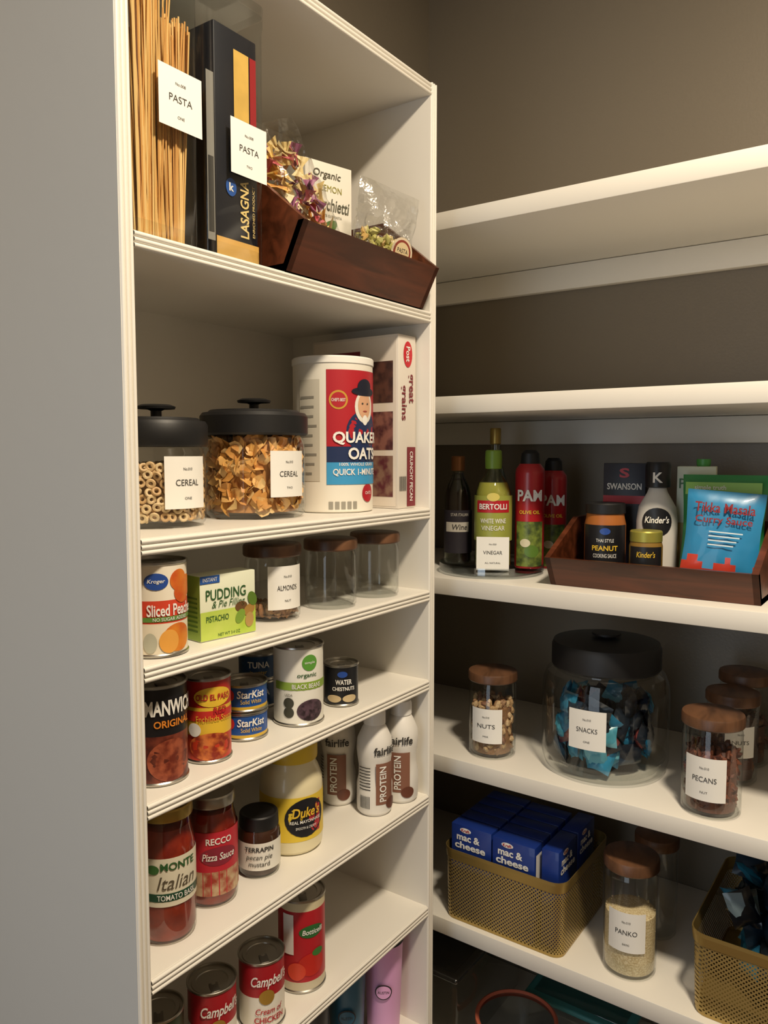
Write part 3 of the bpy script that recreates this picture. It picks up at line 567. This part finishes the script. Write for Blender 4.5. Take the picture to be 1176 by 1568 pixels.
# bin 2 contents
zb=H+Z['T3']+.0115
q=B(); q.box((-.038,-.02,0),(.038,.02,.205),M('#1a1c2b',.4),.001); m=pmap((0,-.02,0),(1,0,0),(0,0,1)); q.T(m,'SWANSON',0,.162,.062,.012,PAPER,.001,.02); q.T(m,'S',0,.187,.018,.018,RD,.001,.03); q.rect(m,-.038,.038,.13,.145,RD,.0006,1); q.make('broth_carton',(-.474,1.452,zb),math.radians(8))
def smalljar(name,x,y,r,h,lid,body,dec,lh=.018):
    q=B(); q.lathe([(0,0),(r*.9,0),(r,.005),(r,h*.72),(r*.93,h*.8),(r*.9,h-lh)],body); q.lathe([(r*.9,h-lh-.001),(r*.97,h-lh),(r*.97,h-.002),(r*.92,h),(0,h)],lid); dec(q,cmap(r),r,h); q.make(name,(x,y,zb),face(x,y))
smalljar('peanut_sauce_jar',-.482,1.365,.036,.135,BLK,M('#a9642c',.4),lambda q,m,r,h:(q.rect(m,-.045,.045,h*.12,h*.72,M('#17171b',.4),.0006,12),q.ell(m,0,h*.64,.009,.006,KB,.001),q.T(m,'THAI STYLE',0,h*.52,.03,.006,PAPER,.0014),q.T(m,'PEANUT',0,h*.42,.044,.009,YL,.0016,.02),q.T(m,'COOKING SAUCE',0,h*.32,.04,.007,PAPER,.0014)))
smalljar('mustard_jar',-.400,1.336,.0275,.092,M('#a9a24a',.4,.5),M('#8a6a2c',.4),lambda q,m,r,h:(q.rect(m,-.03,.03,h*.12,h*.72,M('#1b1b1e',.4),.0006,12),q.T(m,"Kinder's",0,h*.58,.03,.010,YL,.0014,.01,.2)))
q=B(); r=.035; h=.208; q.lathe([(0,0),(r*.9,0),(r,.005),(r,h*.5),(r*.9,h*.62),(r*.5,h*.74),(r*.42,h*.78)],M('#d9d6cf',.4)); q.lathe([(r*.42,h*.78),(r*.62,h*.79),(r*.62,h*.97),(r*.55,h),(0,h)],M('#15161b',.4)); m=cmap(r); q.ell(m,0,h*.5,.026,.025,M('#1c1c20',.4),.001); q.T(m,"Kinder's",0,h*.52,.04,.012,PAPER,.0022,.02,.2); m=cmap(r*.62); q.T(m,'K',0,h*.87,.016,.018,PAPER,.0014,.02); q.make('sauce_bottle',(-.402,1.403,zb),face(-.402,1.403))
q=B(); q.box((-.032,-.025,0),(.032,.025,.20),M('#d9ddc6',.45),.001); m=pmap((0,-.025,0),(1,0,0),(0,0,1)); q.T(m,'Pacific',0,.17,.056,.018,M('#3f6a3a',.5),.001,.01); q.rect(m,-.032,.032,.02,.1,M('#b7a15a',.45),.0006,1); q.T(m,'FOODS',.01,.15,.03,.006,DG); q.lathe([(.011,.20),(.012,.205),(.012,.213),(0,.213)],M('#4f9a4a',.4),20,.01,0); q.make('soup_carton',(-.350,1.463,zb),math.radians(10))
q=B(); q.pillow(.132,.18,.022,M('#2f8a4a',.35,coat=.3),Matrix.Identity(4),.2); m=pmap((0,-.0155,0),(1,0,0),(0,0,1)); q.rect(m,-.060,.060,.055,.076,M('#8fc24a',.4),.0,1); q.T(m,'simple truth',-.02,.066,.05,.01,PAPER,.001,.01); q.T(m,'Organic',.02,.040,.06,.012,PAPER,.001,.01)
o=q.make('green_food_pouch',(-.2925,1.405,zb+.097)); o.rotation_euler=(math.radians(-6),0,math.radians(2))
q=B(); q.pillow(.115,.15,.024,M('#2b84b5',.35,coat=.3),Matrix.Identity(4),.12,matb=M('#c8402e',.35,coat=.3),split=.2); m=pmap((0,-.0155,0),(1,0,0),(0,0,1)); RDD=M('#8f1f22',.45); q.T(m,'Tikka Masala',0,.046,.09,.016,RDD,.0012,.015); q.T(m,'Curry Sauce',0,.025,.085,.015,RDD,.0012,.015)
for k in range(4): q.rect(m,-.02,.03-.004*k,.006-k*.007,.008-k*.007,M('#d6e4ea',.5),.001,1)
o=q.make('curry_sauce_pouch',(-.280,1.343,zb+.087)); o.rotation_euler=(math.radians(-8),math.radians(4),math.radians(10))
# ---------------------------------------------------------------- T4
woodjar('nuts','nut_jar','T4',('NUTS','MIX'),blobs(('#9c7450','#c29f72','#7c5238','#d6b68a'),(.010,.006,.005),260),la=-16,fl=.78,lz=.40,ls=.066,lh=.019)
woodjar('pecans','pecan_jar','T4',('PECANS','NUT'),blobs(('#6a3824','#7d442c','#52291e'),(.011,.006,.004),300,jit=.25),la=-13,fl=.76,lz=.40,ls=.070,lh=.020)
woodjar('pec2','nut_jar','T4',('NUTS','TWO'),blobs(('#5a3220','#7d5236'),(.011,.006,.005),160),la=20,fl=.7,lh=.020)
woodjar('pec3','nut_jar','T4',None,blobs(('#5a3220','#7d5236'),(.011,.006,.005),120),fl=.6,lh=.020)
x,y,r,h=G['snacks']; q=B()
q.lathe([(0,0),(r*.85,0),(r*.95,.006),(r,.025),(r,h*.58),(r*.985,h*.68),(r*.93,h*.75),(r*.84,h*.78),(r*.82,h*.82)],GL,64); q.lathe([(0,.008),(r*.84,.008),(r*.96,.03)],GL,64)
q.lathe([(0,h*.79),(r*.84,h*.79),(r*.86,h*.805),(r*.86,h*.95),(r*.83,h*.985),(r*.5,h*1.01),(0,h*1.015)],BLK,56); q.lathe([(.010,h*1.0),(.012,h*1.03),(.026,h*1.035),(.026,h*1.05),(0,h*1.055)],BLK,32)
SN=[voro('snack_wrap_%d'%i,c,s_,.3,.12) for i,(c,s_) in enumerate(((('#246f92','#2a84aa','#1c5878'),22),(('#18222e','#1c3346','#141c28'),22),(('#7a3a38','#5a3038','#17202e'),30),(('#4fa0b8','#3a8aa8','#6ab4c6'),25)))]
for i in range(110):
    a=random.uniform(0,6.28); rr=(r*.99-.034)*math.sqrt(random.random()*.7+.3); z_=.030+random.random()*h*.44
    X=Matrix.Translation((rr*math.cos(a),rr*math.sin(a),z_))@Matrix.Rotation(a+math.pi/2+random.uniform(-.45,.45),4,'Z')@Matrix.Rotation(random.uniform(-.5,.5),4,'X')@Matrix.Rotation(random.uniform(-1.5,1.5),4,'Y'); q.pillow(.052,.038,.017,SN[random.choice((0,0,1,1,1,2,3))],X,.18,8,8,.16)
jarlabel(q,r,h*.42,.070,'SNACKS','ONE',-15); q.make('snack_jar',(x,y,H+Z['T4']+.0005),face(x,y))
# ---------------------------------------------------------------- T5
PERF=perforated('brass_mesh','#b59c60',.65,135.,.29); BRS=M('#b09658',.36,.75,name='brass_rim')
def basket(name,cx,cy,w,d,h):
    q=B()
    def ring(s_,zz,c):
        pts=[]
        for sx,sy,a0 in ((1,1,0),(-1,1,90),(-1,-1,180),(1,-1,270)):
            for k in range(6):
                a=math.radians(a0+k*18); pts.append((sx*(w/2*s_-c)+c*math.cos(a),sy*(d/2*s_-c)+c*math.sin(a),zz))
        return pts
    rs=[ring(.96,0,.02),ring(.97,.006,.022),ring(.99,h-.022,.025),ring(1.0,h-.020,.025),ring(1.01,h-.006,.026),ring(1.01,h,.026),ring(1.0,h,.025),ring(.985,h-.02,.024)]
    n=24; ms=[BRS,PERF,BRS,BRS,BRS,BRS,BRS]
    for i,mt in enumerate(ms): q.add(rs[i]+rs[i+1],[(k,(k+1)%n,n+(k+1)%n,n+k) for k in range(n)],mt)
    q.add(rs[0],[tuple(range(n))[::-1]],BRS); return q.make(name,(cx,cy,H+Z['T5']+.0005),0)
basket('brass_basket',-.630,1.375,.25,.235,.142)
MB=M('#15317f',.4,coat=.2)
def macbox(x,y,rot,hh=.183):
    q=B(); q.box((-.043,-.0165,0),(.043,.0165,hh),MB,.0008); m=pmap((0,-.0165,0),(1,0,0),(0,0,1)); q.ell(m,-.012,hh*.95,.012,.005,PAPER); q.T(m,'Kraft',-.012,hh*.95,.018,.006,RD,.0012,.02); q.T(m,'mac &',-.006,hh*.875,.050,.014,PAPER,.001,.03); q.T(m,'cheese',-.002,hh*.785,.066,.014,PAPER,.001,.03)
    q.rect(pmap((.043,0,0),(0,1,0),(0,0,1)),-.012,.012,hh*.62,hh*.92,PAPER,.0008,1); q.make('macaroni_box',(x,y,H+Z['T5']+.003),rot)
for j in range(5): macbox(-.700,1.291+j*.036,0)
for j in range(5): macbox(-.609,1.287+j*.036,0)
macbox(-.541,1.325,math.pi/2); macbox(-.541,1.417,math.pi/2)
basket('brass_basket',-.112,1.405,.36,.29,.140)
q=B(); DK=[SN[1],voro('snack_wrap_e',('#141c24','#26383f','#0d1218','#33505c'),25,.2,.15),SN[0],voro('snack_wrap_d',('#10151c','#1d2b36','#6e8088','#0c1016'),35,.25,.15)]
for i in range(120):
    X=Matrix.Translation((random.uniform(-.13,.13),random.uniform(-.1,.1),.045+random.random()*.145))@rrot().to_4x4(); q.pillow(.058,.044,.018,DK[random.choice((0,0,1,1,2,3))],X,.2,7,7,.16)
q.make('snack_packets',(-.112,1.405,H+Z['T5']+.002))
PK=M('#cdb688',.8,h2='#ecddb6',scale=350,bump=.6)
def panko(q,r,z0,z1):
    q.lathe([(0,z0),(r*.97,z0),(r*.99,z0+.004),(r*.99,z1-.003),(r*.6,z1+.003),(0,z1)],PK,36); fill(q,r,z0,z1,160,lambda q,c:q.blob(c*1.0,(.002,.0015,.0015),PK,rrot(),5,4,.2),.001)
woodjar('panko','breadcrumb_jar','T5',('PANKO','BAKING'),panko,la=-8,fl=.62,lz=.42,ls=.070,lh=.022)
woodjar('panko2','glass_storage_jar','T5',None,None,lh=.022)
# ---------------------------------------------------------------- T6
def foodbox(name,x,y,w,d,h,lid,z0=0.,rot=0.):
    q=B(); q.box((-w/2,-d/2,0),(w/2,d/2,h-.012),GL,.015,4); q.box((-w/2-.004,-d/2-.004,h-.012),(w/2+.004,d/2+.004,h),lid,.005,3); q.box((-w/2+.012,-d/2+.012,h),(w/2-.012,d/2-.012,h+.002),CLR,.001); q.make(name,(x,y,H+Z['T6']+.0005+z0),rot)
FROST=glass('frosted_plastic','#c9ced0',.16,.25,.6)
foodbox('food_container',-.56,1.545,.22,.15,.09,M('#3a7f80',.4))
q=B(); q.lathe([(0,0),(.06,0),(.07,.01),(.078,.09)],GL,48); q.lathe([(.078,.09),(.083,.09),(.083,.102),(.079,.104),(.075,.1)],M('#c96a50',.4),48); q.lathe([(.075,.1),(.06,.098),(0,.098)],FROST,48); q.make('round_food_container',(-.645,1.37,H+Z['T6']+.0005))
foodbox('food_container',-.42,1.36,.2,.15,.08,FROST)
foodbox('clear_storage_bin',-.87,1.44,.26,.30,.19,FROST)
foodbox('food_container',-.16,1.40,.22,.17,.09,M('#2a5f9a',.4))
# ---------------------------------------------------------------- lights / world / camera
q=B(); q.lathe([(0,2.749),(.15,2.749),(.16,2.74),(.16,2.715),(.14,2.705),(0,2.702)],M('#f6efe0',.5),48); q.make('ceiling_lamp',(.2,.45,0))
ld=bpy.data.lights.new('ceiling_bulb','AREA'); ld.shape='DISK'; ld.size=.2; ld.energy=42; ld.color=(1,.845,.635)
lo=bpy.data.objects.new('ceiling_bulb',ld); bpy.context.collection.objects.link(lo); lo.location=(.2,.45,2.69)
ld=bpy.data.lights.new('doorway_daylight','AREA'); ld.shape='RECTANGLE'; ld.size=.9; ld.size_y=1.9; ld.energy=11; ld.color=(.76,.88,1)
lo=bpy.data.objects.new('doorway_daylight',ld); bpy.context.collection.objects.link(lo); lo.location=(-.45,-1.4,1.2); lo.rotation_euler=(math.pi/2,0,0)
W=bpy.data.worlds.new('world'); bpy.context.scene.world=W; W.use_nodes=True; W.node_tree.nodes['Background'].inputs[0].default_value=(.8,.85,1,1); W.node_tree.nodes['Background'].inputs[1].default_value=.2
bpy.context.scene.view_settings.view_transform='Standard'
cd=bpy.data.cameras.new('camera'); cd.sensor_fit='HORIZONTAL'; cd.sensor_width=36; cd.lens=36*1190/1176; cd.clip_start=.02
co=bpy.data.objects.new('camera',cd); bpy.context.collection.objects.link(co); co.location=(0,0,H)
co.rotation_euler=(math.pi/2-math.radians(4.33),0,math.radians(35.4)); bpy.context.scene.camera=co
